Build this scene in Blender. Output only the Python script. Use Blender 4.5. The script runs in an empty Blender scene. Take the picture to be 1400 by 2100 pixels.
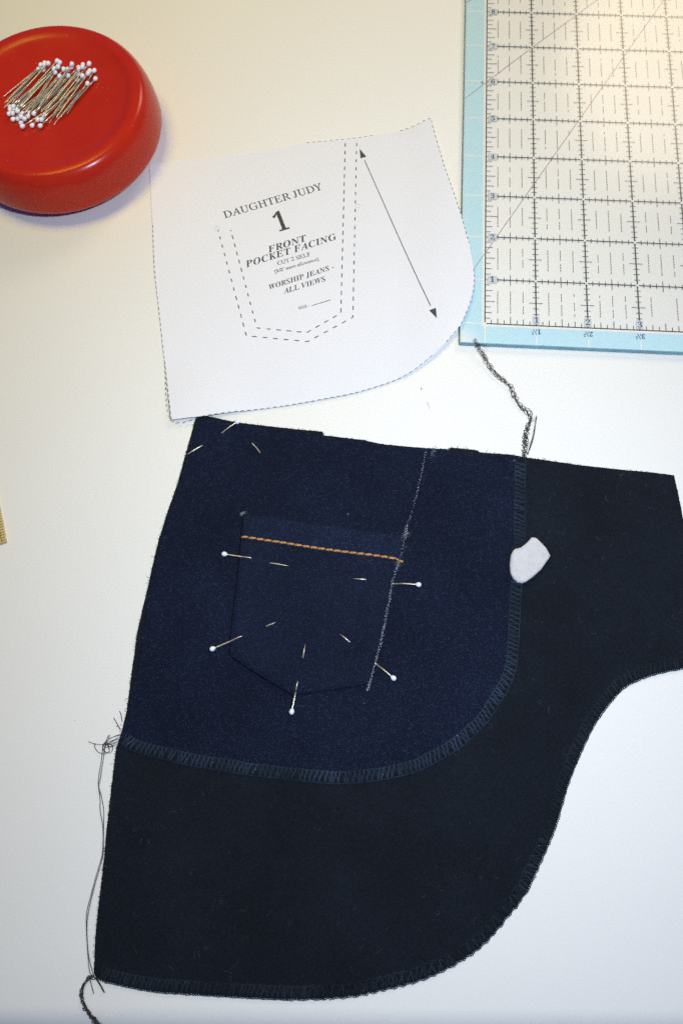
import bpy, bmesh, math, random
from mathutils import Vector, Matrix, Euler, noise
from mathutils.geometry import delaunay_2d_cdt

# ------------------------------------------------------------------ camera, world, lamps, exposure
S = bpy.context.scene
COL = S.collection
cam = bpy.data.cameras.new('camera')
cam.sensor_fit = 'VERTICAL'; cam.sensor_height = 36.0; cam.sensor_width = 24.0
cam.lens = 26.9143
cam.clip_start = 0.01; cam.clip_end = 20.0
cam_o = bpy.data.objects.new('camera', cam); COL.objects.link(cam_o)
_m = Matrix([[0.9998136, 0.0056646, 0.0184578], [0.0, 0.9559927, -0.2933904], [-0.0193074, 0.2933357, 0.9558145]]).to_4x4(); _m.translation = (0.006533, -0.103847, 0.338314)
cam_o.matrix_world = _m
S.camera = cam_o
cam.dof.use_dof = True
cam.dof.focus_distance = 0.36
cam.dof.aperture_fstop = 16.0

world = bpy.data.worlds.new('World'); S.world = world; world.use_nodes = True
bg = world.node_tree.nodes['Background']
bg.inputs['Color'].default_value = (0.06, 0.27, 1.0, 1.0)      # dim cool daylight of the room
bg.inputs['Strength'].default_value = 0.205

def lamp(name, kind, loc, target, energy, color, size):
    l = bpy.data.lights.new(name, kind); l.energy = energy; l.color = color
    if kind == 'AREA':
        l.shape = 'DISK'; l.size = size
    else:
        l.shadow_soft_size = size
    o = bpy.data.objects.new(name, l); COL.objects.link(o)
    o.location = loc
    o.rotation_euler = (Vector(target) - Vector(loc)).to_track_quat('-Z', 'Y').to_euler()
    return o, l
# camera flash beside the lens
fl, fll = lamp('flash_lamp', 'AREA', (0.096, -0.060, 0.392), (0.015, 0.07, 0.0), 1.92, (0.68, 0.80, 1.0), 0.032)
# warm lamp hanging over the far side of the table
wl, wll = lamp('warm_lamp', 'AREA', (-0.27, 0.33, 1.14), (-0.72, 1.35, 0.0), 10.15, (1.0, 0.765, 0.13), 0.62)
# second warm lamp across the room, the one mirrored in the acrylic ruler
w2, w2l = lamp('far_lamp', 'AREA', (0.62, 1.10, 0.74), (0.12, 0.2, 0.0), 5.4, (1.0, 0.80, 0.52), 0.46)

vs = S.view_settings
vs.view_transform = 'Standard'; vs.look = 'None'; vs.gamma = 1.0; vs.exposure = 0.0; vs.use_curve_mapping = False
S.cycles.max_bounces = 8; S.cycles.transparent_max_bounces = 16
S.cycles.use_denoising = False
S.cycles.sample_clamp_indirect = 3.0
S.cycles.caustics_reflective = False; S.cycles.caustics_refractive = False

RND = random.Random(7)

# ------------------------------------------------------------------ materials
def new_mat(name):
    m = bpy.data.materials.new(name); m.use_nodes = True
    nt = m.node_tree; b = nt.nodes['Principled BSDF']
    return m, nt, b
def node(nt, kind, **kw):
    n = nt.nodes.new(kind)
    for k, v in kw.items():
        if k in ('operation', 'blend_type', 'data_type', 'feature', 'bands_direction', 'wave_type', 'wave_profile', 'noise_dimensions', 'interpolation', 'distance'):
            setattr(n, k, v)
        else:
            n.inputs[k].default_value = v
    return n
def coords(nt, rot=0.0):
    tc = nt.nodes.new('ShaderNodeTexCoord')
    mp = nt.nodes.new('ShaderNodeMapping'); mp.inputs['Rotation'].default_value = (0, 0, rot)
    nt.links.new(tc.outputs['Object'], mp.inputs['Vector'])
    return mp.outputs['Vector']
def math_n(nt, op, a, b=None, clamp=False):
    n = nt.nodes.new('ShaderNodeMath'); n.operation = op; n.use_clamp = clamp
    for i, v in enumerate((a, b)):
        if v is None: continue
        if isinstance(v, (int, float)): n.inputs[i].default_value = v
        else: nt.links.new(v, n.inputs[i])
    return n.outputs[0]
def ramp(nt, fac, p0, c0, p1, c1):
    r = nt.nodes.new('ShaderNodeValToRGB')
    e = r.color_ramp.elements
    e[0].position = p0; e[0].color = (*c0, 1); e[1].position = p1; e[1].color = (*c1, 1)
    nt.links.new(fac, r.inputs['Fac'])
    return r.outputs['Color']
def mix(nt, fac, a, b, blend='MIX'):
    n = nt.nodes.new('ShaderNodeMix'); n.data_type = 'RGBA'; n.blend_type = blend
    for sock, v in ((n.inputs[0], fac), (n.inputs[6], a), (n.inputs[7], b)):
        if isinstance(v, (int, float)): sock.default_value = v
        elif isinstance(v, tuple): sock.default_value = (*v, 1)
        else: nt.links.new(v, sock)
    return n.outputs[2]
def noise_tex(nt, vec, scale, detail=3.0, rough=0.55):
    n = nt.nodes.new('ShaderNodeTexNoise'); n.inputs['Scale'].default_value = scale
    n.inputs['Detail'].default_value = detail; n.inputs['Roughness'].default_value = rough
    nt.links.new(vec, n.inputs['Vector'])
    return n.outputs['Fac']
def bump(nt, b, height, strength, dist):
    n = nt.nodes.new('ShaderNodeBump'); n.inputs['Strength'].default_value = strength; n.inputs['Distance'].default_value = dist
    nt.links.new(height, n.inputs['Height']); nt.links.new(n.outputs['Normal'], b.inputs['Normal'])
def simple(name, col, rough=0.6, var=0.0, scale=200.0, metallic=0.0, spec=0.5, bmp=0.0, sheen=0.0):
    m, nt, b = new_mat(name)
    v = coords(nt)
    n = noise_tex(nt, v, scale, 4)
    lo = tuple(c * (1 - var) for c in col); hi = tuple(min(1, c * (1 + var)) for c in col)
    nt.links.new(ramp(nt, n, 0.3, lo, 0.7, hi), b.inputs['Base Color'])
    b.inputs['Roughness'].default_value = rough; b.inputs['Metallic'].default_value = metallic
    b.inputs['Specular IOR Level'].default_value = spec
    if sheen:
        b.inputs['Sheen Weight'].default_value = sheen
    if bmp: bump(nt, b, n, 0.6, bmp)
    return m

def denim_mat(name, base, fleck, twill_rot, amount):
    m, nt, b = new_mat(name)
    v = coords(nt)
    vr = coords(nt, twill_rot)
    w = nt.nodes.new('ShaderNodeTexWave'); w.wave_type = 'BANDS'; w.bands_direction = 'X'
    w.inputs['Scale'].default_value = 340.0; w.inputs['Distortion'].default_value = 1.6; w.inputs['Detail'].default_value = 2.0
    w.inputs['Detail Scale'].default_value = 3.0
    nt.links.new(vr, w.inputs['Vector'])
    big = noise_tex(nt, v, 22.0, 3, 0.55)
    mid = noise_tex(nt, v, 1700.0, 2, 0.8)
    fine = noise_tex(nt, v, 2400.0, 2, 0.7)
    lo = tuple(c * 0.34 for c in base); hi = tuple(c * 1.65 for c in base)
    c1 = ramp(nt, mid, 0.30, lo, 0.72, hi)
    c1 = mix(nt, 0.30, c1, ramp(nt, w.outputs['Fac'], 0.2, tuple(c * 0.4 for c in base), 0.9, tuple(c * 1.6 for c in base)))
    # single floats of pale weft between the dark warps
    vo = nt.nodes.new('ShaderNodeTexVoronoi'); vo.inputs['Scale'].default_value = 1900.0
    nt.links.new(v, vo.inputs['Vector'])
    sep = nt.nodes.new('ShaderNodeSeparateColor'); nt.links.new(vo.outputs['Color'], sep.inputs[0])
    dot = math_n(nt, 'LESS_THAN', vo.outputs['Distance'], 0.42)
    pw = math_n(nt, 'POWER', sep.outputs[0], 3.0)
    fk = math_n(nt, 'MULTIPLY', math_n(nt, 'MULTIPLY', dot, pw), amount, True)
    c1 = mix(nt, fk, c1, fleck)
    # patches where the dye has rubbed bluer or stayed darker
    c1 = mix(nt, 1.0, c1, ramp(nt, big, 0.30, (0.78, 0.80, 0.82), 0.72, (1.16, 1.22, 1.34)), 'MULTIPLY')
    nt.links.new(c1, b.inputs['Base Color'])
    b.inputs['Roughness'].default_value = 0.92; b.inputs['Specular IOR Level'].default_value = 0.12
    h = math_n(nt, 'ADD', math_n(nt, 'MULTIPLY', w.outputs['Fac'], 0.6), math_n(nt, 'ADD', mid, fine))
    bump(nt, b, h, 0.7, 0.00035)
    return m

MAT = {}
# white laminate: a warm white sheet with faint wear
m, nt, b = new_mat('white_laminate')
v = coords(nt)
n1 = noise_tex(nt, v, 9.0, 4); n2 = noise_tex(nt, v, 900.0, 2)
c = mix(nt, 0.5, ramp(nt, n1, 0.3, (0.785, 0.765, 0.690), 0.7, (0.815, 0.795, 0.720)), ramp(nt, n2, 0.3, (0.780, 0.760, 0.685), 0.7, (0.820, 0.800, 0.725)))
nt.links.new(c, b.inputs['Base Color'])
rr = nt.nodes.new('ShaderNodeMapRange'); nt.links.new(n1, rr.inputs[0]); rr.inputs[3].default_value = 0.50; rr.inputs[4].default_value = 0.60
nt.links.new(rr.outputs[0], b.inputs['Roughness'])
b.inputs['Specular IOR Level'].default_value = 0.22
bump(nt, b, n2, 0.15, 0.0001)
MAT['table'] = m

m, nt, b = new_mat('white_paper')
v = coords(nt)
n1 = noise_tex(nt, v, 14.0, 3); n2 = noise_tex(nt, v, 1300.0, 3)
c = mix(nt, 0.5, ramp(nt, n1, 0.3, (0.742, 0.732, 0.718), 0.7, (0.768, 0.758, 0.745)), ramp(nt, n2, 0.3, (0.732, 0.722, 0.708), 0.7, (0.777, 0.767, 0.754)))
nt.links.new(c, b.inputs['Base Color']); b.inputs['Roughness'].default_value = 0.85; b.inputs['Specular IOR Level'].default_value = 0.15
bump(nt, b, math_n(nt, 'ADD', n1, math_n(nt, 'MULTIPLY', n2, 0.02)), 0.25, 0.004)
MAT['paper'] = m

MAT['ink'] = simple('toner_black', (0.050, 0.048, 0.047), 0.6, 0.12, 900)
MAT['ring'] = simple('faded_ring', (0.60, 0.58, 0.52), 0.8, 0.1, 900)
MAT['denim'] = denim_mat('indigo_denim', (0.0056, 0.0083, 0.0188), (0.036, 0.050, 0.090), math.radians(-40), 0.75)
MAT['denim_pocket'] = denim_mat('indigo_denim_pocket', (0.0070, 0.0102, 0.0222), (0.038, 0.053, 0.096), math.radians(-62), 0.65)
MAT['bag'] = denim_mat('black_pocketing', (0.0079, 0.0103, 0.0140), (0.027, 0.030, 0.035), math.radians(20), 0.40)
MAT['thread'] = simple('dark_thread', (0.032, 0.027, 0.021), 0.8, 0.45, 350, spec=0.3)
MAT['thread_teal'] = simple('teal_thread', (0.023, 0.039, 0.066), 0.85, 0.6, 45, spec=0.25)
MAT['thread_under'] = simple('under_thread', (0.0062, 0.0088, 0.0125), 0.9, 0.5, 900, spec=0.1)
MAT['thread_hem'] = simple('hem_thread', (0.0115, 0.0185, 0.027), 0.8, 0.6, 45, spec=0.3)
MAT['thread_brown'] = simple('brown_thread', (0.068, 0.046, 0.038), 0.8, 0.3, 350, spec=0.3)
MAT['gold'] = simple('gold_thread', (0.50, 0.215, 0.035), 0.5, 0.45, 1500, sheen=0.3, bmp=0.0003)
MAT['chalk'] = simple('chalk', (0.54, 0.52, 0.495), 0.95, 0.06, 300, spec=0.12, bmp=0.0009)
MAT['dust'] = simple('chalk_dust', (0.50, 0.53, 0.57), 1.0, 0.35, 900, spec=0.05)
MAT['fray'] = simple('denim_cut_fibre', (0.045, 0.10, 0.17), 0.9, 0.5, 400, spec=0.1)
MAT['lint'] = simple('grey_lint', (0.13, 0.14, 0.145), 1.0, 0.4, 300, spec=0.05)
MAT['speck'] = simple('dark_speck', (0.12, 0.11, 0.10), 0.9, 0.3, 300)
MAT['steel'] = simple('pin_steel', (0.53, 0.47, 0.35), 0.30, 0.15, 400, metallic=0.65)
MAT['head'] = simple('white_pin_head', (0.80, 0.81, 0.84), 0.28, 0.04, 500)
MAT['blue'] = None

# red plastic, satin with a dusty bloom
m, nt, b = new_mat('red_plastic')
v = coords(nt)
n1 = noise_tex(nt, v, 60.0, 5); n2 = noise_tex(nt, v, 1100.0, 3)
c = mix(nt, 0.35, ramp(nt, n1, 0.3, (0.42, 0.018, 0.004), 0.7, (0.47, 0.024, 0.005)), ramp(nt, n2, 0.3, (0.37, 0.013, 0.004), 0.75, (0.48, 0.024, 0.010)))
vo = nt.nodes.new('ShaderNodeTexVoronoi'); vo.inputs['Scale'].default_value = 330.0; nt.links.new(v, vo.inputs['Vector'])
sep = nt.nodes.new('ShaderNodeSeparateColor'); nt.links.new(vo.outputs['Color'], sep.inputs[0])
fk = math_n(nt, 'MULTIPLY', math_n(nt, 'LESS_THAN', vo.outputs['Distance'], 0.08), math_n(nt, 'GREATER_THAN', sep.outputs[0], 0.86))
c = mix(nt, math_n(nt, 'MULTIPLY', fk, 0.5), c, (0.70, 0.30, 0.20))
nt.links.new(c, b.inputs['Base Color'])
rr = nt.nodes.new('ShaderNodeMapRange'); nt.links.new(n1, rr.inputs[0]); rr.inputs[3].default_value = 0.17; rr.inputs[4].default_value = 0.30
nt.links.new(rr.outputs[0], b.inputs['Roughness'])
b.inputs['Specular IOR Level'].default_value = 0.26
bump(nt, b, n2, 0.12, 0.0001)
MAT['red'] = m
MAT['red_base'] = simple('red_plastic_base', (0.33, 0.010, 0.008), 0.35, 0.1, 80)

# acrylic top face: clear sheet with a glossy skin
m = bpy.data.materials.new('clear_acrylic'); m.use_nodes = True; nt = m.node_tree; nt.nodes.clear()
out = nt.nodes.new('ShaderNodeOutputMaterial'); mx = nt.nodes.new('ShaderNodeMixShader')
tr = nt.nodes.new('ShaderNodeBsdfTransparent'); tr.inputs[0].default_value = (0.995, 0.995, 0.985, 1)
gl = nt.nodes.new('ShaderNodeBsdfGlossy'); gl.inputs['Roughness'].default_value = 0.16; gl.inputs[0].default_value = (1, 1, 1, 1)
lw = nt.nodes.new('ShaderNodeLayerWeight'); lw.inputs['Blend'].default_value = 0.5
f = math_n(nt, 'ADD', math_n(nt, 'MULTIPLY', math_n(nt, 'POWER', lw.outputs['Facing'], 4.0), 0.6), 0.026)
v = coords(nt); n1 = noise_tex(nt, v, 35.0, 5)
rr = nt.nodes.new('ShaderNodeMapRange'); nt.links.new(n1, rr.inputs[0]); rr.inputs[3].default_value = 0.13; rr.inputs[4].default_value = 0.22
nt.links.new(rr.outputs[0], gl.inputs['Roughness'])
nt.links.new(f, mx.inputs[0]); nt.links.new(tr.outputs[0], mx.inputs[1]); nt.links.new(gl.outputs[0], mx.inputs[2]); nt.links.new(mx.outputs[0], out.inputs[0])
MAT['acrylic'] = m
MAT['acrylic_edge'] = simple('acrylic_edge', (0.21, 0.36, 0.40), 0.6, 0.15, 120, spec=0.2)
# blue border print, faded white at the worn corner
m, nt, b = new_mat('pale_blue_print')
v = coords(nt); n1 = noise_tex(nt, v, 220.0, 4); n2 = noise_tex(nt, v, 1600.0, 2)
c = mix(nt, 0.4, ramp(nt, n1, 0.3, (0.46, 0.680, 0.730), 0.7, (0.50, 0.72, 0.77)), ramp(nt, n2, 0.3, (0.44, 0.66, 0.71), 0.75, (0.53, 0.74, 0.79)))
tc = nt.nodes.new('ShaderNodeTexCoord')
dn = nt.nodes.new('ShaderNodeVectorMath'); dn.operation = 'DISTANCE'
nt.links.new(tc.outputs['Object'], dn.inputs[0]); dn.inputs[1].default_value = (-0.0110, -0.0095, 0.0004)
wear = math_n(nt, 'SUBTRACT', 1.0, math_n(nt, 'DIVIDE', math_n(nt, 'ADD', dn.outputs['Value'], math_n(nt, 'MULTIPLY', n1, 0.006)), 0.012), True)
c = mix(nt, math_n(nt, 'MULTIPLY', wear, 1.3, True), c, (0.74, 0.76, 0.74))
nt.links.new(c, b.inputs['Base Color']); b.inputs['Roughness'].default_value = 0.5
MAT['blue'] = m
MAT['white_print'] = simple('cream_white_print', (0.78, 0.765, 0.70), 0.5, 0.05, 300)
MAT['grid_ink'] = simple('grid_ink', (0.050, 0.068, 0.066), 0.5, 0.35, 700)
MAT['dash_ink'] = simple('dash_ink', (0.17, 0.165, 0.125), 0.5, 0.35, 900)
MAT['red_line'] = simple('diagonal_ink', (0.34, 0.22, 0.20), 0.5, 0.25, 500)
MAT['navy'] = simple('navy_ink', (0.035, 0.045, 0.13), 0.5, 0.25, 700)
MAT['tile'] = simple('numeral_backing', (0.56, 0.585, 0.61), 0.5, 0.04, 300)
MAT['panel'] = simple('cream_grid_panel', (0.735, 0.715, 0.645), 0.5, 0.03, 200)
MAT['brass'] = simple('brass', (0.50, 0.39, 0.16), 0.45, 0.15, 500, metallic=0.25)
MAT['brass_ink'] = simple('brass_ink', (0.10, 0.065, 0.015), 0.6, 0.2, 500)

# ------------------------------------------------------------------ mesh helpers (lengths in millimetres until build)
class MB:
    def __init__(s): s.v = []; s.f = []; s.m = []
    def add(s, vs, fs, mi=0):
        o = len(s.v); s.v += [tuple(p) for p in vs]
        for f in fs: s.f.append(tuple(i + o for i in f)); s.m.append(mi)
    def build(s, name, mats, parent=None, smooth=True, root=None):
        if not isinstance(mats, (list, tuple)): mats = [mats]
        org = root.location if root else (parent_origin(parent))
        me = bpy.data.meshes.new(name)
        me.from_pydata([(x * .001 - org[0], y * .001 - org[1], z * .001 - org[2]) for x, y, z in s.v], [], s.f)
        for mm in mats: me.materials.append(mm)
        for p, k in zip(me.polygons, s.m): p.material_index = k; p.use_smooth = smooth
        o = bpy.data.objects.new(name, me); COL.objects.link(o)
        if parent: o.parent = parent
        return o
    def tube(s, pts, r, sides=5, cap=True, mi=0):
        pts = [Vector(p) for p in pts]
        n = len(pts)
        if n < 2: return
        rs = r if isinstance(r, (list, tuple)) else [r] * n
        vs = []; up = Vector((0, 0, 1)); last = None
        for i, p in enumerate(pts):
            t = (pts[min(i + 1, n - 1)] - pts[max(i - 1, 0)])
            t = t.normalized() if t.length > 1e-9 else Vector((1, 0, 0))
            a = t.cross(up)
            if a.length < 1e-3: a = t.cross(Vector((1, 0, 0)))
            a.normalize()
            if last and a.dot(last) < 0: a = -a
            last = a
            bb = a.cross(t)
            for k in range(sides):
                th = 2 * math.pi * k / sides
                vs.append(p + a * (math.cos(th) * rs[i]) + bb * (math.sin(th) * rs[i]))
        fs = []
        for i in range(n - 1):
            for k in range(sides):
                k2 = (k + 1) % sides
                fs.append((i * sides + k, i * sides + k2, (i + 1) * sides + k2, (i + 1) * sides + k))
        if cap:
            fs.append(tuple(range(sides - 1, -1, -1))); fs.append(tuple((n - 1) * sides + k for k in range(sides)))
        s.add(vs, fs, mi)
    def grain(s, p, r, flat=0.5, mi=0):
        x, y, z = p
        q = [r * RND.uniform(.6, 1.3) for _ in range(4)]
        s.add([(x + q[0], y, z), (x, y + q[1], z), (x - q[2], y, z), (x, y - q[3], z), (x, y, z + r * flat), (x, y, z - r * flat * .3)],
              [(0, 1, 4), (1, 2, 4), (2, 3, 4), (3, 0, 4), (1, 0, 5), (2, 1, 5), (3, 2, 5), (0, 3, 5)], mi)
    def strip(s, pts, w, zf, step=2.5, mi=0):           # flat printed line following a surface
        pts = resample(pts, step, keep=True)
        L = []; n = len(pts)
        for i, p in enumerate(pts):
            a = pts[max(i - 1, 0)]; c = pts[min(i + 1, n - 1)]
            dx, dy = c[0] - a[0], c[1] - a[1]; l = math.hypot(dx, dy) or 1
            nx, ny = -dy / l * w / 2, dx / l * w / 2
            for sg in (-1, 1):
                x, y = p[0] + nx * sg, p[1] + ny * sg; L.append((x, y, zf(x, y)))
        s.add(L, [(2 * i, 2 * i + 2, 2 * i + 3, 2 * i + 1) for i in range(n - 1)], mi)

def parent_origin(p):
    o = Vector((0, 0, 0))
    while p is not None: o += p.location; p = p.parent
    return o
def thing(name, label, cat, loc_mm, group=None):
    o = bpy.data.objects.new(name, None); COL.objects.link(o)
    o.location = (loc_mm[0] * .001, loc_mm[1] * .001, loc_mm[2] * .001)
    o.empty_display_size = 0.01
    tag(o, label, cat, group)
    return o
def tag(o, label=None, cat=None, group=None, kind=None):
    if label: o['label'] = label
    if cat: o['category'] = cat
    if group: o['group'] = group
    if kind: o['kind'] = kind
    return o
def resample(pts, step, keep=False):
    out = [pts[0]]
    for a, b in zip(pts, pts[1:]):
        l = math.hypot(b[0] - a[0], b[1] - a[1]); n = max(1, int(round(l / step)))
        for k in range(1, n + 1): out.append((a[0] + (b[0] - a[0]) * k / n, a[1] + (b[1] - a[1]) * k / n))
    return out
def spline(pts, step=1.0):
    P = [Vector((p[0], p[1], p[2] if len(p) > 2 else 0.0)) for p in pts]
    out = []
    for i in range(len(P) - 1):
        a = P[max(i - 1, 0)]; b = P[i]; c = P[i + 1]; d = P[min(i + 2, len(P) - 1)]
        n = max(1, int((c - b).length / step))
        for k in range(n):
            t = k / n
            out.append(0.5 * ((2 * b) + (c - a) * t + (2 * a - 5 * b + 4 * c - d) * t * t + (3 * b - a - 3 * c + d) * t ** 3))
    out.append(P[-1])
    # even spacing
    L = [0.0]
    for a, b in zip(out, out[1:]): L.append(L[-1] + (b - a).length)
    n = max(2, int(L[-1] / step)); res = []; j = 0
    for k in range(n + 1):
        s = L[-1] * k / n
        while j < len(L) - 2 and L[j + 1] < s: j += 1
        f = (s - L[j]) / max(1e-9, L[j + 1] - L[j]); res.append(out[j].lerp(out[j + 1], min(1, f)))
    return res
def s2(p): return [(q.x, q.y) for q in p]
def sstep(a, b, x):
    t = max(0.0, min(1.0, (x - a) / (b - a))); return t * t * (3 - 2 * t)
def nz(x, y, sc, seed=0.0): return noise.noise(Vector((x / sc, y / sc, seed)))
def inside(p, poly):
    x, y = p; c = False; j = len(poly) - 1
    for i in range(len(poly)):
        xi, yi = poly[i]; xj, yj = poly[j]
        if (yi > y) != (yj > y) and x < (xj - xi) * (y - yi) / (yj - yi) + xi: c = not c
        j = i
    return c
def seg_dist(p, poly, closed=True):
    x, y = p; best = 1e9; n = len(poly)
    for i in range(n if closed else n - 1):
        ax, ay = poly[i]; bx, by = poly[(i + 1) % n]
        dx, dy = bx - ax, by - ay; l2 = dx * dx + dy * dy or 1e-12
        t = max(0, min(1, ((x - ax) * dx + (y - ay) * dy) / l2))
        best = min(best, math.hypot(x - ax - t * dx, y - ay - t * dy))
    return best
def sheet(mb, outline, spacing, ztop, thick, edge_step=1.2, fray=0.0, mi=0):
    """a cloth or paper sheet: outline cut, filled with an even net of points, given thickness"""
    o = resample(outline + [outline[0]], edge_step)[:-1]
    if fray:
        o = [(x + RND.gauss(0, fray), y + RND.gauss(0, fray)) for x, y in o]
    xs = [p[0] for p in o]; ys = [p[1] for p in o]
    V = [Vector(p) for p in o]; n = len(V)
    cell = {}
    for p in o: cell.setdefault((int(p[0] // spacing), int(p[1] // spacing)), []).append(p)
    y = min(ys) + spacing * .3; row = 0
    while y < max(ys):
        cr = []
        for (ax, ay), (bx, by) in zip(o, o[1:] + o[:1]):
            if (ay > y) != (by > y): cr.append(ax + (y - ay) * (bx - ax) / (by - ay))
        cr.sort()
        for a, b in zip(cr[::2], cr[1::2]):
            x = min(xs) + (spacing / 2 if row % 2 else 0); x += math.ceil((a - x) / spacing) * spacing
            while x < b:
                cx, cy = int(x // spacing), int(y // spacing)
                if all(math.hypot(q[0] - x, q[1] - y) > spacing * .55 for u in (-1, 0, 1) for w in (-1, 0, 1) for q in cell.get((cx + u, cy + w), ())):
                    V.append(Vector((x, y)))
                x += spacing
        y += spacing * .866; row += 1
    E = [(i, (i + 1) % n) for i in range(n)]
    vo, eo, fo, _, _, _ = delaunay_2d_cdt(V, E, [list(range(n))], 1, 1e-4)
    top = [(p.x, p.y, ztop(p.x, p.y)) for p in vo]
    bot = [(x, y, z - thick) for x, y, z in top]
    N = len(top); F = []
    cnt = {}
    for f in fo:
        a, b, c = [vo[i] for i in f[:3]]
        if (b - a).cross(c - a) < 0: f = list(reversed(f))
        F.append(tuple(f)); F.append(tuple(i + N for i in reversed(f)))
        for i in range(len(f)):
            e = (f[i], f[(i + 1) % len(f)]); cnt[e] = 1
    mb.add(top + bot, F, mi)
    for (a, b) in list(cnt):
        if (b, a) not in cnt: mb.add([top[b], top[a], bot[a], bot[b]], [(0, 1, 2, 3)], mi)
    return o

# lettering: the built-in font's mathematical serif alphabets
def glyphs(s, style):
    base = {'bold': 0x1D400, 'italic': 0x1D434, 'bolditalic': 0x1D468, 'roman': 0x1D434}[style]
    r = ''
    for ch in s:
        if 'A' <= ch <= 'Z': r += chr(base + ord(ch) - 65)
        elif 'a' <= ch <= 'z':
            cp = base + 26 + ord(ch) - 97; r += chr(0x210E if cp == 0x1D455 else cp)
        elif ch.isdigit(): r += chr(0x1D7CE + int(ch))
        else: r += ch
    return r
def text_mesh(s, style, spacing=1.0, offset=0.0):
    c = bpy.data.curves.new('lettering', 'FONT'); c.body = glyphs(s, style); c.size = 1.0; c.space_character = spacing; c.resolution_u = 4
    c.offset = offset; c.fill_mode = 'FRONT'
    o = bpy.data.objects.new('lettering', c); COL.objects.link(o)
    dg = bpy.context.evaluated_depsgraph_get()
    me = bpy.data.meshes.new_from_object(o.evaluated_get(dg))
    vs = [(v.co.x, v.co.y) for v in me.vertices]; fs = [tuple(p.vertices) for p in me.polygons]
    bpy.data.objects.remove(o); bpy.data.curves.remove(c); bpy.data.meshes.remove(me)
    if style == 'roman':
        vs = [(x - 0.27 * y, y) for x, y in vs]
    return vs, fs
def put_text(mb, s, style, left, right, zf, hscale=1.0, spacing=1.0, offset=0.0, mi=0, flip=False):
    """print s with its baseline from left to right (mm)"""
    vs, fs = text_mesh(s, style, spacing, offset)
    x0 = min(v[0] for v in vs); x1 = max(v[0] for v in vs)
    dx, dy = right[0] - left[0], right[1] - left[1]; L = math.hypot(dx, dy); k = L / (x1 - x0)
    ux, uy = dx / L, dy / L
    P = []
    for x, y in vs:
        a = (x - x0) * k; b = y * k * hscale
        X, Y = left[0] + ux * a - uy * b, left[1] + uy * a + ux * b
        P.append((X, Y, zf(X, Y)))
    mb.add(P, fs, mi)

# ------------------------------------------------------------------ the table
mb = MB()
XL, XR, YB, YF = -700.0, 700.0, 900.0, -199.5
R0 = 16.0
prof = [(YB, -28.0), (YB, 0.0)]
for k in range(0, 60): prof.append((YB + (YF - YB) * (k + 1) / 60, 0.0))
for k in range(1, 15):
    a = math.pi / 2 * k / 14; prof.append((YF - R0 * math.sin(a), -R0 + R0 * math.cos(a)))
prof.append((YF - R0, -28.0))
n = len(prof)
mb.add([(XL, y, z) for y, z in prof] + [(XR, y, z) for y, z in prof], [(i, i + 1, i + 1 + n, i + n) for i in range(n - 1)] + [(n - 1, 0, n, 2 * n - 1)] + [tuple(range(n - 1, -1, -1)), tuple(range(n, 2 * n))])
t = mb.build('tabletop', MAT['table'], smooth=False)
for p in t.data.polygons: p.use_smooth = len(p.vertices) == 4 and abs(p.normal.x) < .5
tag(t, kind='structure')

# ------------------------------------------------------------------ acrylic ruler
RO = (71.27,97.58); RA = math.radians(-3.4736); IN = 25.4
def rw(gx, gy):
    x, y = gx * IN, gy * IN
    return (RO[0] + x * math.cos(RA) - y * math.sin(RA), RO[1] + x * math.sin(RA) + y * math.cos(RA))
RT = 3.0     # thickness, mm
ruler = thing('acrylic_ruler', 'clear acrylic grid ruler with a pale blue border beside the paper pattern', 'ruler', (RO[0], RO[1], 0))
ruler.rotation_euler = (0, 0, 0)
W, H = 6.0, 12.0
def rquad(mb, x0, y0, x1, y1, z, mi=0):
    q = [rw(x0, y0), rw(x1, y0), rw(x1, y1), rw(x0, y1)]
    mb.add([(x, y, z) for x, y in q], [(0, 1, 2, 3)], mi)
mb = MB()
c4 = [rw(-.5, -.5), rw(W + .5, -.5), rw(W + .5, H + .5), rw(-.5, H + .5)]
bev = 0.012
i4 = [rw(-.5 + bev, -.5 + bev), rw(W + .5 - bev, -.5 + bev), rw(W + .5 - bev, H + .5 - bev), rw(-.5 + bev, H + .5 - bev)]
vs = [(x, y, .06) for x, y in c4] + [(x, y, RT - .25) for x, y in c4] + [(x, y, RT) for x, y in i4]
mb.add(vs, [(8, 9, 10, 11)], 0)
mb.add(vs, [(k, (k + 1) % 4, 4 + (k + 1) % 4, 4 + k) for k in range(4)], 1)
mb.add(vs, [(4 + k, 4 + (k + 1) % 4, 8 + (k + 1) % 4, 8 + k) for k in range(4)], 1)
mb.build('acrylic_slab', [MAT['acrylic'], MAT['acrylic_edge']], ruler, smooth=False)
# blue border: four sheets round the grid
mb = MB()
for (x0, y0, x1, y1) in ((-.495, -.495, W + .495, -.06), (-.495, H + .06, W + .495, H + .495), (-.495, -.06, -.06, H + .06), (W + .06, -.06, W + .495, H + .06)):
    rquad(mb, x0, y0, x1, y1, .30)
mb.build('blue_border', MAT['blue'], ruler, smooth=False)
mb = MB()
for (x0, y0, x1, y1) in ((-.06, -.06, W + .06, -.012), (-.06, H + .012, W + .06, H + .06), (-.06, -.012, -.012, H + .012), (W + .012, -.012, W + .06, H + .012)):
    rquad(mb, x0, y0, x1, y1, .32)
for k in range(0, int(H) + 1):
    rquad(mb, -.46, k - .012, -.06, k + .012, .34); rquad(mb, W + .06, k - .012, W + .46, k + .012, .34)
for k in range(0, int(W) + 1):
    top = -.06 if k == 0 else -.235
    rquad(mb, k - .012, -.46, k + .012, top, .34); rquad(mb, k - .012, H + .06, k + .012, H + .46, .34)
rquad(mb, -.475, -.46, -.46, H + .46, .33); 
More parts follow.
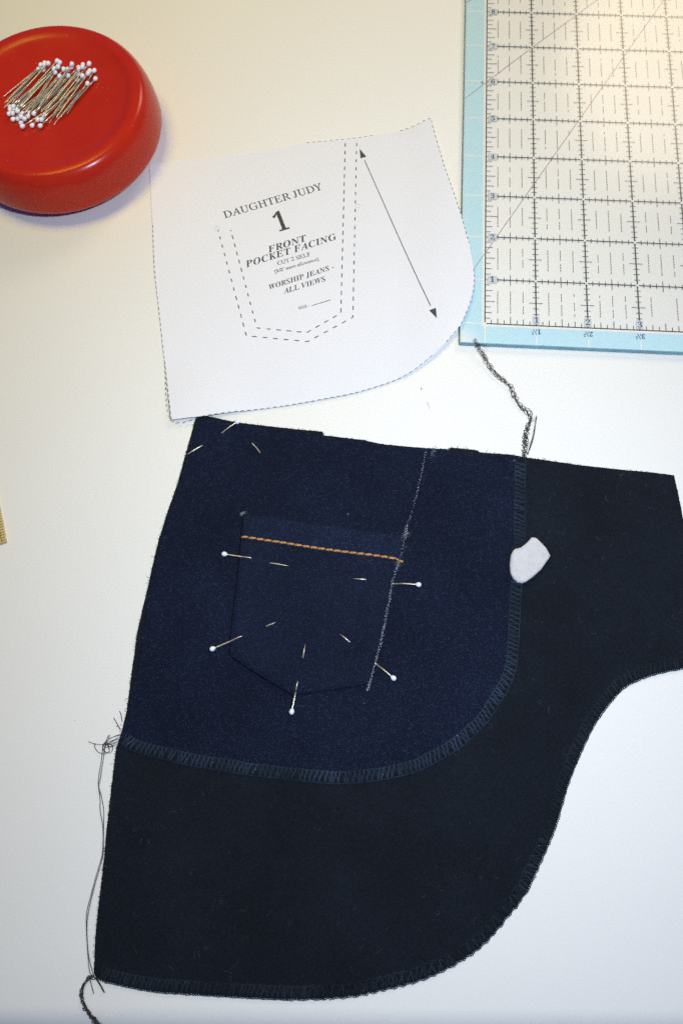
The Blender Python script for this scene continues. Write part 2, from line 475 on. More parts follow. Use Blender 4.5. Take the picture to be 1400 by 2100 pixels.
mb.build('white_border_lines', MAT['white_print'], ruler, smooth=False)
# black grid
mb = MB(); g = .5
def wob(): return RND.uniform(.85, 1.15)
for k in range(0, int(W) + 1):
    w = .012
    rquad(mb, k - w, .03 if k == 0 else 0, k + w, H, .40)
    for e in range(1, int(H) * 8):
        if e % 8 == 0: continue
        y = e / 8; L = .13 if e % 4 == 0 else .06
        if k == 0:
            L = .22 if e % 4 == 0 else (.155 if e % 2 == 0 else .11)
            rquad(mb, 0, y - .006, L * wob(), y + .006, .41)
        elif k == int(W): rquad(mb, k - L, y - .004, k, y + .004, .41)
        else: rquad(mb, k - L, y - .006, k + L, y + .006, .41)
for k in range(0, int(H) + 1):
    rquad(mb, .23 if 0 < k < H else .03, k - .011, W, k + .011, .42)
    for e in range(1, int(W) * 8):
        if e % 8 == 0: continue
        x = e / 8; L = .12 if e % 4 == 0 else .055
        if k == 0:
            L = .175 if e % 4 == 0 else (.125 if e % 2 == 0 else .09)
            rquad(mb, x - .006, 0, x + .006, L, .43)
        elif x > .24: rquad(mb, x - .006, k - L, x + .006, k + L, .43)
    if 0 < k < H: rquad(mb, 0, k - .006, .045, k + .006, .43)
mb.build('grid_line_print', MAT['grid_ink'], ruler, smooth=False)
mb = MB()
for i in range(int(W)):
    for j in range(int(H)):
        for q in (.25, .5, .75):
            if RND.random() < .02: continue
            nd = 8
            for d in range(nd):
                if RND.random() < .05: continue
                y0 = j + .245 + d * .51 / nd; rquad(mb, i + q - .0065, y0, i + q + .0065, y0 + .51 / nd * .74, .40)
mb.build('dashed_line_print', MAT['dash_ink'], ruler, smooth=False)
mb = MB()
for i in range(1, int(W)):
    for j in range(1, int(H)):
        for a in (45, 135):
            ca, sa = math.cos(math.radians(a)), math.sin(math.radians(a)); L = .038; w = .013
            q = [rw(i + ca * u * L - sa * v2 * w, j + sa * u * L + ca * v2 * w) for u, v2 in ((-1, -1), (1, -1), (1, 1), (-1, 1))]
            mb.add([(x, y, .46 + a * .0001) for x, y in q], [(0, 1, 2, 3)])
tag(mb.build('crossing_marks', MAT['white_print'], ruler, smooth=False), kind='stuff')
mb = MB()
def rline(p, q, w, z):
    a = rw(*p); b = rw(*q); mb.strip([a, b], w, lambda x, y: z, step=60)
for q in ([(66.0,126.9),(184.9,306.6),(213.1,349.1)], [(67.9,237.9),(106.1,272.3),(146.7,307.5),(180.2,336.4)], [(72.1,307.2),(75.8,310.3),(103.1,333.0)]):
    mb.strip(q, .28, lambda x, y: .48, step=60)
mb.build('diagonal_line_print', MAT['red_line'], ruler, smooth=False)
# numerals: each one a part with its pale backing tile
def numeral(txt, left, right, tile=None, mat='grid_ink', hscale=1.0, name='numeral'):
    mb = MB(); put_text(mb, txt, 'bold', left, right, lambda x, y: .52, hscale=hscale)
    o = mb.build(name, MAT[mat], ruler, smooth=False)
    if tile:
        mb = MB(); rquad(mb, *tile, .45); mb.build('numeral_backing', MAT['tile'], o, smooth=False)
for k in range(1, int(H)):
    hw = .041 if k < 10 else .07
    numeral(str(k), rw(.138 - hw, k - .060), rw(.138 + hw, k - .060), (.045, k - .085, .235, k + .085), hscale=1.0 if k != 1 else 1.05)
for k in range(1, int(W)):
    numeral(str(k), rw(k - .043, .058), rw(k + .043, .058), (k - .07, .03, k + .07, .21))
numeral('6', rw(-.115, 5.93), rw(-.07, 5.93))
for k in range(1, int(W)):     # the upside-down half-inch numerals on the border
    mb = MB()
    put_text(mb, str(k), 'bold', rw(k + .085, -.085), rw(k + .022, -.085), lambda x, y: .52, hscale=1.12)
    put_text(mb, '1', 'bold', rw(k + .012, -.082), rw(k - .016, -.082), lambda x, y: .52, hscale=1.1)
    put_text(mb, '2', 'bold', rw(k - .052, -.138), rw(k - .090, -.138), lambda x, y: .52, hscale=1.1)
    a = rw(k + .002, -.195); b2 = rw(k - .058, -.085); mb.strip([a, b2], .26, lambda x, y: .52)
    mb.build('border_numeral', MAT['navy'], ruler, smooth=False)

# ------------------------------------------------------------------ jeans pocket piece: black bag, denim facing, coin pocket
BAG_TOP = [(-69.6,47.8),(-65.1,48.6),(-56.5,46.5),(-49.4,44.9),(-30.3,42.4),(-9.1,40.0),(-8.3,38.0),(11.6,35.3),(11.9,33.9),(40.1,31.1),(50.6,30.4),(51.6,31.3),(63.9,29.8),(65.0,28.7),(79.8,27.4),(85.9,26.1),(109.4,22.3),(128.8,19.8),(145.3,18.0),(154.1,16.7),(154.9,7.9),(155.6,-5.3),(156.7,-35.1)]
HEM0 = [(157.3,-68.9),(147.0,-71.1),(135.5,-73.4),(127.1,-76.2),(120.8,-79.3),(114.3,-85.4),(107.5,-93.3),(102.5,-101.1),(99.0,-107.4),(93.7,-117.7),(90.2,-126.5),(86.9,-134.9),(82.0,-144.2),(78.0,-151.2),(73.3,-158.9),(67.9,-165.1),(63.0,-170.1),(56.1,-176.9),(49.6,-181.3),(43.7,-184.5),(36.8,-187.6),(26.5,-191.0),(15.1,-193.4),(3.8,-195.6),(-15.6,-196.7),(-35.1,-196.3),(-59.5,-195.1),(-74.2,-194.2),(-89.2,-191.7),(-95.3,-190.1)]
BAG_LEFT = [(-96.8,-188.4),(-97.3,-177.8),(-97.2,-166.7),(-96.7,-154.8),(-96.5,-146.2),(-96.5,-136.1),(-96.2,-126.7),(-95.8,-117.2),(-95.3,-104.0),(-94.1,-101.0),(-93.5,-98.0),(-92.1,-89.5),(-91.3,-73.5),(-90.8,-67.2),(-90.3,-56.1),(-88.6,-45.2),(-86.5,-31.9),(-83.8,-13.7),(-79.9,2.6),(-76.6,14.6),(-74.0,28.0),(-71.6,39.2),(-70.5,45.3)]
HEM = []
_P = spline([(*p, 0) for p in HEM0], .7)
for _i, _p in enumerate(_P):       # the stretched edge ruffles, most along the lower curve
    _q = (_P[min(_i + 2, len(_P) - 1)] - _P[max(_i - 2, 0)]).normalized(); _s = _i * .7; _f = _i / len(_P)
    _w = .25 + .75 * sstep(.30, .45, _f) * (1 - sstep(.62, .8, _f))
    _o = _w * (.50 * abs(math.sin(_s * .78 + 2.2 * nz(_s, 0, 11, 1.5))) ** 3 + .38 * nz(_s, 0, 3.1, 6.0)) + .10 * nz(_s, 0, 1.2, 2.0)
    HEM.append((_p.x - _q.y * _o, _p.y + _q.x * _o))
BAG = BAG_TOP + HEM + BAG_LEFT
FAC = [(-68.9,44.6),(-63.1,45.9),(-56.3,45.0),(-49.2,43.5),(-30.2,40.8),(-9.0,37.8),(11.6,34.6),(18.5,33.1),(40.0,30.3),(51.0,29.2),(64.6,27.6),(79.5,26.2),(85.7,25.0),(85.6,22.8),(84.4,8.4),(82.2,-19.4),(79.0,-41.4),(77.1,-58.9),(75.1,-70.9),(71.7,-78.9),(66.0,-87.6),(59.5,-95.8),(49.7,-103.9),(40.8,-109.1),(30.5,-113.7),(20.3,-116.1),(10.2,-117.5),(0.0,-118.3),(-14.2,-117.5),(-36.6,-115.2),(-48.4,-113.4),(-61.3,-111.5),(-71.7,-109.4),(-80.1,-107.6),(-87.4,-105.5),(-94.3,-102.1),(-93.4,-99.1),(-92.1,-96.5),(-91.1,-89.5),(-90.1,-82.4),(-87.9,-67.9),(-87.2,-56.2),(-86.2,-44.3),(-85.5,-32.6),(-82.8,-14.4),(-79.0,1.9),(-75.7,13.8),(-73.0,27.2),(-70.7,38.3),(-69.8,43.4)]
FEDGE = [(85.7,25.0),(85.6,22.8),(84.4,8.4),(82.2,-19.4),(79.0,-41.4),(77.1,-58.9),(75.1,-70.9),(71.7,-78.9),(66.0,-87.6),(59.5,-95.8),(49.7,-103.9),(40.8,-109.1),(30.5,-113.7),(20.3,-116.1),(10.2,-117.5),(0.0,-118.3),(-14.2,-117.5),(-36.6,-115.2),(-48.4,-113.4),(-61.3,-111.5),(-71.7,-109.4),(-80.1,-107.6),(-87.4,-105.5),(-93.9,-102.1)]
COIN = [(-45.0,-1.5),(-31.2,-3.5),(-13.3,-6.2),(8.9,-9.6),(29.2,-12.4),(25.8,-23.1),(22.1,-36.4),(18.2,-54.6),(14.6,-68.6),(12.5,-77.7),(-2.0,-80.1),(-20.6,-82.7),(-29.3,-77.9),(-40.0,-71.4),(-47.8,-66.4),(-48.6,-64.3),(-47.7,-49.1),(-46.4,-29.8),(-45.3,-10.0)]
def z_bag(x, y):
    return 0.85 + 0.30 * nz(x, y, 42, 3.1) + 0.12 * nz(x, y, 17, 8.0) + 0.05 * nz(x, y, 6, 1.0)
def z_fac(x, y):
    return z_bag(x, y) + 0.95 + 0.16 * nz(x, y, 24, 5.5)
COINC = spline([(*p, 0) for p in COIN + [COIN[0]]], 2.0)
def z_coin(x, y):
    d = seg_dist((x, y), COIN)
    return z_fac(x, y) + 1.6 + 1.0 * sstep(-.3, 1.7, d) - 0.7 * sstep(4, 16, d) + 0.25 * nz(x, y, 13, 2.2)
piece = thing('jeans_pocket_piece', 'dark denim and black jeans pocket piece with serged curved edges, pinned coin pocket', 'fabric', (BAG[0][0] + 60, BAG[0][1] - 120, 0))
mb = MB(); sheet(mb, BAG, 3.2, z_bag, 0.55, 0.9, fray=0.055)
bag = mb.build('pocket_bag', MAT['bag'], piece)
bag['label'] = 'black pocketing with a serged curved hem'
mb = MB(); sheet(mb, FAC, 3.2, z_fac, 0.75, 0.9, fray=0.06)
fac = mb.build('denim_facing', MAT['denim'], piece)
fac['label'] = 'dark indigo denim facing with rounded serged edge'
mb = MB(); sheet(mb, COIN, 1.4, z_coin, 1.5, 1.0, fray=0.02)
coin = mb.build('coin_pocket', MAT['denim_pocket'], piece)
coin['label'] = 'small five-sided denim coin pocket with gold topstitching'

def overlock(edge, width, pitch, zf, out_drop, thread_r, seed, loops):
    """serger stitching: paired rungs over the edge, a chain inside and loops along the cut edge; edge runs with cloth on its right"""
    rn = random.Random(seed)
    P = spline([(*p, 0) for p in edge], 0.25)
    L = len(P) * 0.25
    mb = MB()
    tot = (len(P) - 1) * .25
    def at(s, off):
        i = max(0, min(len(P) - 2, int(s / 0.25))); p = P[i]; q = P[min(i + 3, len(P) - 1)] - P[max(i - 3, 0)]
        q = q.normalized(); nrm = Vector((q.y, -q.x, 0))
        p = p + nrm * off
        return (p.x, p.y)
    # dark under-threads filling the band
    q_ = []; s = .4
    while s < tot - .4:
        w = width * (1 + 0.06 * nz(s, 0, 9, seed)); row = []
        for off in (w - .1, w * .66, w * .33, -.05):
            x, y = at(s, off); row.append((x, y, zf(x, y) + .07 + .05 * nz(x, y, .8, 2)))
        q_.append(row); s += .8
    mb.add([p for row in q_ for p in row], [(4 * i + k, 4 * i + k + 1, 4 * i + k + 5, 4 * i + k + 4) for i in range(len(q_) - 1) for k in range(3)], 1)
    s = pitch; chain = []
    while s < tot - pitch:
        w = width * (1 + 0.06 * nz(s, 0, 9, seed)); sl = pitch * (0.55 + rn.uniform(-.30, .30) + .5 * nz(s, 3, 14, seed))
        for k in range(2):
            d = k * thread_r * 2.3 + rn.uniform(-.16, .16)
            pts = []
            lift = rn.uniform(0.0, .18)
            for t_ in (0, .15, .4, .7, .9, 1.0):
                off = w * (1 - t_) - .05; x, y = at(s + d + sl * t_, off)
                z = zf(x, y) + thread_r * (0.9 + 0.6 * math.sin(math.pi * t_)) + lift
                if t_ == 1.0: z = zf(x, y) - out_drop
                pts.append((x, y, z))
            mb.tube(pts, thread_r * rn.uniform(.85, 1.1), 5)
        # the crossing thread to the next stitch
        pts = []
        for t_ in (0, .3, .7, 1.0):
            x, y = at(s + sl + (pitch - sl) * t_, w * t_); pts.append((x, y, zf(x, y) + thread_r * .55))
        mb.tube(pts, thread_r * .75, 4)
        # inner chain
        x, y = at(s, w + .35); chain.append((x, y, zf(x, y) + thread_r * .9))
        x, y = at(s + pitch * .45, w - .25); chain.append((x, y, zf(x, y) + thread_r * 1.7))
        s += pitch * rn.uniform(.8, 1.2)
    mb.tube(chain, thread_r * .9, 5)
    # loops at the cut edge
    for ph in (0, math.pi):
        pts = []; s = 0
        while s < tot:
            a = loops * (0.75 + 0.5 * nz(s, ph, 4, seed + 2))
            x, y = at(s, -loops * .5 + a * math.sin(2 * math.pi * s / pitch + ph)); i = 0
            zz = zf(*at(s, .3)) - out_drop * (.55 + .35 * math.cos(2 * math.pi * s / pitch + ph)); pts.append((x, y, max(thread_r, zz)))
            s += pitch / 8
        mb.tube(pts, thread_r * .95, 5)
    return mb
tag(overlock(FEDGE, 4.5, 2.1, z_fac, 0.55, 0.19, 3, 0.18).build('overlock_stitching', [MAT['thread_teal'], MAT['thread_under']], fac), kind='stuff')
HEMW = HEM
tag(overlock(HEMW, 4.2, 1.9, z_bag, 0.45, 0.18, 5, 0.5).build('overlock_stitching', [MAT['thread_hem'], MAT['thread_under']], bag), kind='stuff')
# pale cut fibres along the facing edges
mb = MB()
for path, dens, lo in ((FEDGE, 1.5, -.15), (FAC[36:] , 1.1, -.1), (FAC[8:13], 1.6, -.1)):
    P = spline([(*p, 0) for p in path], .5)
    for i in range(len(P) - 1):
        for _ in range(int(dens + RND.random())):
            if nz(P[i].x, P[i].y, 7, 4.4) + RND.uniform(-.35, .3) < 0.05: continue
            x = P[i].x + RND.gauss(0, .22); y = P[i].y + RND.gauss(0, .22); a = RND.uniform(0, 6.28); l = RND.uniform(.15, .55)
            z = z_fac(x, y) - RND.uniform(.0, .5) + .12
            mb.tube([(x, y, z), (x + math.cos(a) * l * .5, y + math.sin(a) * l * .5, z + .1), (x + math.cos(a) * l, y + math.sin(a) * l, z)], .07, 4)
tag(mb.build('frayed_fibres', MAT['fray'], fac), kind='stuff')
# frayed dark threads at cut edges of the bag
mb = MB()
for path in (BAG_TOP[9:19], BAG_TOP[:9], BAG_LEFT):
    P = spline([(*p, 0) for p in path], .7)
    for i in range(len(P) - 1):
        if RND.random() < .55:
            q = (P[i + 1] - P[i]).normalized(); nrm = Vector((-q.y, q.x, 0))
            l = RND.uniform(.2, .9) * (2.2 if RND.random() < .06 else 1); sh = RND.uniform(-1, 1)
            x, y = P[i].x, P[i].y; z = z_bag(x, y) - .25
            mb.tube([(x - nrm.x * .3, y - nrm.y * .3, z), (x + nrm.x * l * .5 + q.x * sh * .2, y + nrm.y * l * .5 + q.y * sh * .2, z + .1), (x + nrm.x * l + q.x * sh * l, y + nrm.y * l + q.y * sh * l, max(.1, z - .2))], .06, 4)
tag(mb.build('frayed_fibres', MAT['thread'], bag), kind='stuff')

# the turned-down hem along the pocket's top edge, its dye rubbed a little paler
HB = [(-44.6,-2.2),(-31.1,-4.3),(-13.2,-7.0),(8.9,-10.3),(28.7,-13.1),(25.6,-24.4),(14.4,-23.0),(0.7,-21.2),(-13.1,-19.2),(-27.0,-16.8),(-38.1,-15.0),(-45.0,-14.0)]
mb = MB(); sheet(mb, HB, 1.4, lambda x, y: z_coin(x, y) + .20, .4, 1.0, fray=0.02)
hb = mb.build('hem_fold', denim_mat('indigo_denim_hem', (0.0082, 0.0123, 0.0265), (0.044, 0.062, 0.110), math.radians(-62), 0.75), coin)
hb['label'] = 'slightly paler folded hem at the pocket top'
# gold topstitching across the coin pocket, one mesh per stitch
TOP = [(-45.4,-12.7),(-38.3,-13.8),(-27.1,-15.5),(-13.2,-17.9),(0.7,-19.9),(14.5,-21.7),(24.7,-23.5),(28.5,-24.5)]
P = spline([(*p, 0) for p in TOP], .1)
st = 3.55; k = 0; s = 0.0; tot = (len(P) - 1) * .1
cz = lambda x, y: z_coin(x, y) + (.22 if inside((x, y), HB) else 0) if inside((x, y), COIN) else z_fac(x, y)
while s < tot - .8:
    e = min(s + st * .93, tot)
    mb = MB()
    a = P[int(s / .1)]; b = P[min(len(P) - 1, int(e / .1))]
    d = (b - a).normalized(); nrm = Vector((-d.y, d.x, 0))
    n = 9
    for tw in (0, 1, 2):
        pts = []; rs = []
        for i in range(n):
            t_ = i / (n - 1); p = a.lerp(b, t_)
            ph = t_ * 4.2 + tw * 2.094 + k * .7
            x = p.x + nrm.x * (.21 * math.cos(ph) + .28 * (t_ - .5)); y = p.y + nrm.y * (.21 * math.cos(ph) + .28 * (t_ - .5))
            zz = cz(x, y) + .30 * math.sin(math.pi * min(1, max(0, t_))) ** .5 + .17 * math.sin(ph) - .05
            pts.append((x, y, zz)); rs.append(.34 * (0.42 + .58 * math.sin(math.pi * t_) ** .5))
        mb.tube(pts, rs, 6)
    mb.build('stitch', MAT['gold'], coin)
    s += st * RND.uniform(.97, 1.03); k += 1

# chalk line drawn down the facing and over the coin pocket's side
CH = [(39.7,29.7),(37.1,17.6),(33.7,4.0),(31.1,-4.4),(30.0,-7.1),(28.9,-12.6),(26.8,-19.5),(25.3,-25.5),(22.9,-33.5),(20.4,-45.3),(18.0,-56.7),(15.3,-66.6),(12.5,-76.4),(11.0,-80.8)]
CINNER = COIN
def z_any(x, y):
    return z_coin(x, y) if inside((x, y), COIN) else z_fac(x, y)
mb = MB()
P = spline([(*p, 0) for p in CH], .2); n = len(P)
for i, p in enumerate(P):
    f = i / n
    dens = .75 + 1.7 * max(0, nz(i * .2, 0, 9, 7.7)) + (1.2 if .33 < f < .52 else 0) + (.5 if f > .6 else 0)
    if .22 < f < .30: dens *= .7
    for _ in range(int(dens + RND.random())):
        sp = .22 if f < .33 else .30
        if .34 < f < .5: sp = .42
        x = p.x + RND.gauss(0, sp); y = p.y + RND.gauss(0, .25)
        mb.grain((x, y, z_any(x, y) + .04), RND.uniform(.08, .21) * (1.15 if f > .5 else 1), .5)
def smudge(cx, cy, rx, ry, ang, count, r0=.06, r1=.13):
    for _ in range(count):
        a = RND.gauss(0, rx); b2 = RND.gauss(0, ry); ca, sa = math.cos(ang), math.sin(ang)
        x = cx + a * ca - b2 * sa; y = cy + a * sa + b2 * ca
        mb.grain((x, y, z_any(x, y) + .03), RND.uniform(r0, r1), .4)
for (q, rx, ry, an, ct) in (([(-45.4,-1.1)], .7, .45, .5, 110), ([(42.6,28.4)], .5, 1.1, -.25, 40), ([(43.8,28.8)], .4, .9, -.25, 26), ([(29.7,-11.3)], 1.2, .8, .2, 90), ([(25.9,-24.0)], .9, 1.6, 0, 70), ([(2.9,-1.6)], .35, .25, 0, 16), ([(-23.2,-12.8)], .2, .2, 0, 9), ([(9.8,-85.8)], .2, .3, 0, 6), ([(81.1,24.2)], 2.2, .5, -.1, 40), ([(28.1,-14.9)], 1.2, 2.2, 0, 50)):
    smudge(q[0][0], q[0][1], rx, ry, an, ct)
tag(mb.build('chalk_line', MAT['dust'], fac), kind='stuff')
fac.children[-1]['label'] = 'thin white chalk line'

# lint and fibres lying on the cloth
def lint(parent, poly, zf, count, curls, seed):
    rn = random.Random(seed); mb = MB()
    xs = [p[0] for p in poly]; ys = [p[1] for p in poly]
    k = 0
    while k < count:
        x, y = rn.uniform(min(xs), max(xs)), rn.uniform(min(ys), max(ys))
        if not inside((x, y), poly) or nz(x, y, 30, seed) + rn.uniform(-.5, .6) < 0: continue
        k += 1
        if k < curls:
            a = rn.uniform(0, 6.28); pts = []; cur = rn.uniform(-.9, .9); st_ = rn.uniform(.18, .4)
            px_, py_ = x, y
            for i in range(rn.randint(5, 14)):
                pts.append((px_, py_, zf(px_, py_) + .07 + .05 * math.sin(i))); a += cur * .5 + rn.uniform(-.4, .4); px_ += math.cos(a) * st_; py_ += math.sin(a) * st_
            mb.tube(pts, rn.uniform(.018, .035), 3, cap=False)
        else:
            mb.grain((x, y, zf(x, y) + .05), rn.uniform(.04, .11), .5)
    return tag(mb.build('lint', MAT['lint'], parent), kind='stuff')
BAGIN = [p for p in BAG]
def z_bag_lint(x, y): return z_bag(x, y) if not inside((x, y), FAC) else z_bag(x, y) - .5
lint(bag, BAGIN, z_bag_lint, 1500, 420, 21)
lint(fac, FAC, lambda x, y: z_any(x, y), 420, 70, 33)

# thread tails
def tail(name, paths, r, mat, label=None):
    mb = MB()
    for p in paths: mb.tube(spline(p, .35), r, 5)
    o = mb.build(name, mat, piece)
    if label: o['label'] = label
    return o
def z3(pts, zs):
    if not isinstance(zs, (list, tuple)): zs = [zs] * len(pts)
    return [(x, y, z) for (x, y), z in zip(pts, zs)]
def chain_loops(mb, path3, length, width, step, slant, r, seed):
    rn = random.Random(seed); P = spline(path3, .25); n = len(P); s_ = 0.3
    while s_ < (n - 2) * .25:
        i = int(s_ / .25); p = P[i]; q = P[min(i + 2, n - 1)] - P[max(i - 2, 0)]; q.z = 0; q.normalize()
        g = 1 + .5 * nz(s_, 0, 6, seed)
        a = math.atan2(q.y, q.x) + slant + rn.gauss(0, .22); la = length * g * rn.uniform(.75, 1.2) / 2; wb = width * g * rn.uniform(.6, 1.2) / 2
        ox, oy = rn.gauss(0, width * .16), rn.gauss(0, width * .16); tl = rn.uniform(-.5, .5); pts = []
        for k in range(15):
            t_ = 2 * math.pi * k / 14; u = la * math.cos(t_); v_ = wb * math.sin(t_) * (1 - .35 * math.cos(t_))
            x = p.x + ox + u * math.cos(a) - v_ * math.sin(a); y = p.y + oy + u * math.sin(a) + v_ * math.cos(a)
            pts.append((x, y, max(.14, p.z + tl * v_ + .25 * math.sin(t_ + seed))))
        mb.tube(pts, r * rn.uniform(.85, 1.1), 5, cap=False)
        s_ += step * rn.uniform(.7, 1.35)
def chain_strands(path3, amp, pitch, seed, strands=3, squash=.6):
    rn = random.Random(seed); P = spline(path3, .25); out = []
    tot = len(P) * .25
    for k in range(strands):
        pts = []; ph = k * 2.09 + rn.uniform(-.3, .3); phase = 0; pk = pitch * (1.0, .78, 1.27, .9)[k % 4]
        for i, p in enumerate(P):
            q = (P[min(i + 2, len(P) - 1)] - P[max(i - 2, 0)]); q.z = 0; q = q.normalized() if q.length > 1e-6 else Vector((1, 0, 0)); nrm = Vector((-q.y, q.x, 0))
            s_ = i * .25; loc = 1 + 1.1 * nz(s_, k * 7, 5.5, seed)
            phase += 2 * math.pi * .25 / (pk * (1 + .45 * nz(s_, k * 3, 7, seed + 1)))
            e = min(1, s_ / 3, (tot - s_) / 2 + .15)
            a = amp * loc * e
            pp = p + nrm * (a * math.sin(phase + ph)) + q * (a * .55 * math.sin(2 * phase + ph))
            pts.append((pp.x, pp.y, max(.15, p.z + squash * a * math.cos(phase + ph) * .8)))
        out.append(pts)
    return out
CT = [(85.6,26.0),(86.2,29.2),(86.8,34.1),(87.3,38.3),(88.8,42.3),(90.1,44.8),(89.6,47.9),(87.3,50.4),(84.7,53.5),(83.3,57.6),(81.7,61.8),(78.9,65.4),(75.8,68.6),(73.1,71.8),(71.0,75.8),(68.8,79.8),(66.7,83.8),(65.2,87.3)]
czs = [1.0, .9, .8, .8, .9, 1.0, 1.0, 1.0, 1.1, 1.2, 1.3, 1.4, 1.5, 1.6, 1.9, 2.6, 3.3, 3.5]
tA = z3(CT, czs)
mb = MB()
chain_loops(mb, tA[:5], 3.0, 1.2, 1.25, 0.95, .115, 4)
chain_loops(mb, tA[4:], 3.3, 1.75, 1.9, 0.12, .115, 9)
for pts in chain_strands(tA[:6], 0.7, 3.4, 4, 2): mb.tube(pts, .125, 5)
for pts in chain_strands(tA[4:], 0.40, 5.0, 9, 2): mb.tube(pts, .125, 5)
for q, zz in (([(87.5,27.4),(88.7,31.6),(90.4,36.5),(91.8,42.3),(92.3,46.6)], [.8, 1.0, 1.5, 2.2, 2.8]), ([(87.3,27.9),(89.1,31.4),(90.9,37.0),(92.0,42.8),(92.7,46.1)], [.7, .9, 1.3, 1.9, 2.3]), ([(65.6,82.8),(67.3,84.1),(69.7,83.8),(71.7,82.7)], [3.3, 3.4, 3.4, 3.3])):
    mb.tube(spline(z3(q, zz), .35), .13, 5)
o = mb.build('chain_stitch_tail', MAT['thread'], piece); o['label'] = 'twisted dark chain of serger thread reaching onto the ruler'
# tangle at the left end of the serged seam
mb = MB()
for q in ([(-93.4,-98.3),(-97.4,-99.9),(-100.2,-101.9),(-101.1,-103.5),(-100.3,-105.5),(-98.1,-106.2),(-96.8,-104.9),(-97.2,-103.1),(-99.3,-102.3),(-100.7,-103.1)],
          [(-93.7,-99.1),(-96.3,-99.5),(-98.5,-100.5),(-100.3,-102.3),(-100.9,-104.5),(-101.3,-109.4),(-101.6,-115.2),(-101.4,-119.1),(-100.3,-124.8),(-99.9,-128.6),(-98.0,-136.1),(-97.3,-145.4),(-98.9,-152.6),(-100.4,-159.8),(-101.6,-166.9),(-101.5,-172.2),(-100.1,-180.8),(-98.7,-187.6),(-97.3,-189.8)],
          [(-93.9,-100.7),(-96.2,-101.1),(-98.1,-102.7),(-99.8,-102.9),(-100.3,-106.4),(-100.7,-111.3),(-100.8,-116.4),(-101.2,-119.5),(-99.7,-124.1),(-98.4,-129.4),(-97.7,-137.1),(-97.1,-145.7),(-98.2,-151.6),(-99.8,-159.8),(-101.0,-167.3),(-101.0,-173.0),(-99.6,-181.6),(-97.5,-187.9),(-96.5,-189.9)],
          [(-107.5,-101.7),(-104.3,-102.7),(-100.5,-102.9),(-97.6,-102.7),(-95.2,-101.5)], [(-104.6,-102.3),(-104.5,-103.9),(-102.8,-105.9),(-100.3,-106.6),(-98.3,-105.5),(-98.9,-103.5),(-100.0,-102.3)],
          [(-98.6,-98.9),(-99.0,-100.7),(-100.1,-103.1),(-100.4,-106.4)], [(-99.0,-99.1),(-99.7,-101.1),(-100.3,-102.9)],
          [(-94.1,-97.1),(-95.3,-95.1),(-96.3,-93.5),(-97.5,-91.9)], [(-93.6,-93.5),(-94.3,-90.7),(-95.2,-89.1)], [(-94.4,-96.3),(-95.1,-95.5),(-96.0,-95.3)],
          [(-94.8,-102.3),(-96.4,-103.5),(-98.0,-103.9),(-98.9,-102.7),(-97.4,-101.5),(-95.4,-100.3)], [(-94.1,-99.9),(-96.9,-101.1),(-98.9,-101.9),(-100.0,-103.9),(-97.5,-103.5),(-95.6,-101.9)]):
    zz = [RND.uniform(.35, 1.0) for _ in q]
    mb.tube(spline(z3(q, zz), .35), .125, 5)
o = mb.build('loose_thread', MAT['thread_brown'], piece); o['label'] = 'long loose brown-black threads tangled at the seam end'
CB = [(-96.5,-189.9),(-98.4,-189.9),(-99.7,-191.6),(-100.7,-193.9),(-100.8,-196.3),(-100.0,-198.6),(-98.4,-200.9),(-96.3,-203.2),(-94.5,-204.8),(-92.6,-206.7)]
mb = MB()
chain_loops(mb, z3(CB, .8), 2.0, 1.15, 1.1, 0.35, .16, 14)
for pts in chain_strands(z3(CB, .9), .45, 3.6, 14, 2): mb.tube(pts, .17, 5)
for q in ([(-98.5,-189.3),(-97.7,-192.0),(-96.2,-195.6)], [(-96.5,-190.0),(-94.4,-192.3),(-92.2,-195.3)], [(-96.1,-189.9),(-93.9,-192.4),(-92.0,-195.2)]):
    mb.tube(spline(z3(q, .5), .35), .14, 5)
o = mb.build('chain_stitch_tail', MAT['thread'], piece); o['label'] = 'dark chain of serger thread at the hem corner'

# ------------------------------------------------------------------ paper pattern
PAP = [(-103.3,196.1),(-90.3,198.4),(-79.0,200.0),(-64.8,201.1),(-52.7,202.8),(-40.7,204.9),(-30.2,207.1),(-18.9,209.6),(-0.8,211.4),(4.5,211.9),(18.2,213.9),(31.7,215.9),(38.5,217.6),(48.0,220.8),(48.9,217.0),(52.2,202.3),(55.0,189.1),(58.9,172.9),(62.1,158.5),(65.2,142.4),(66.8,126.8),(66.8,120.4),(65.5,112.3),(63.0,104.4),(58.4,94.2),(51.2,85.2),(44.2,78.4),(33.9,70.3),(23.7,65.4),(8.1,60.2),(-3.3,57.7),(-23.5,53.9),(-50.8,50.1),(-64.6,47.8),(-81.4,45.9),(-87.4,78.4),(-90.9,99.5),(-96.0,130.4),(-99.1,158.7)]
PTR = [(48.0,221.2)][0]; PBL = [(-69.1,46.2)][0]; PTL = [(-103.2,195.9)][0]
re0, re1 = rw(-.5, -.5), rw(-.5, 12)
_d = Vector((re1[0] - re0[0], re1[1] - re0[1])).normalized()
def ruler_d(x, y):   # mm to the inside of the ruler's long edge
    return (x - re0[0]) * _d.y - (y - re0[1]) * _d.x
bl0, bl1 = [(-81.8,46.5),(66.3,109.3)]
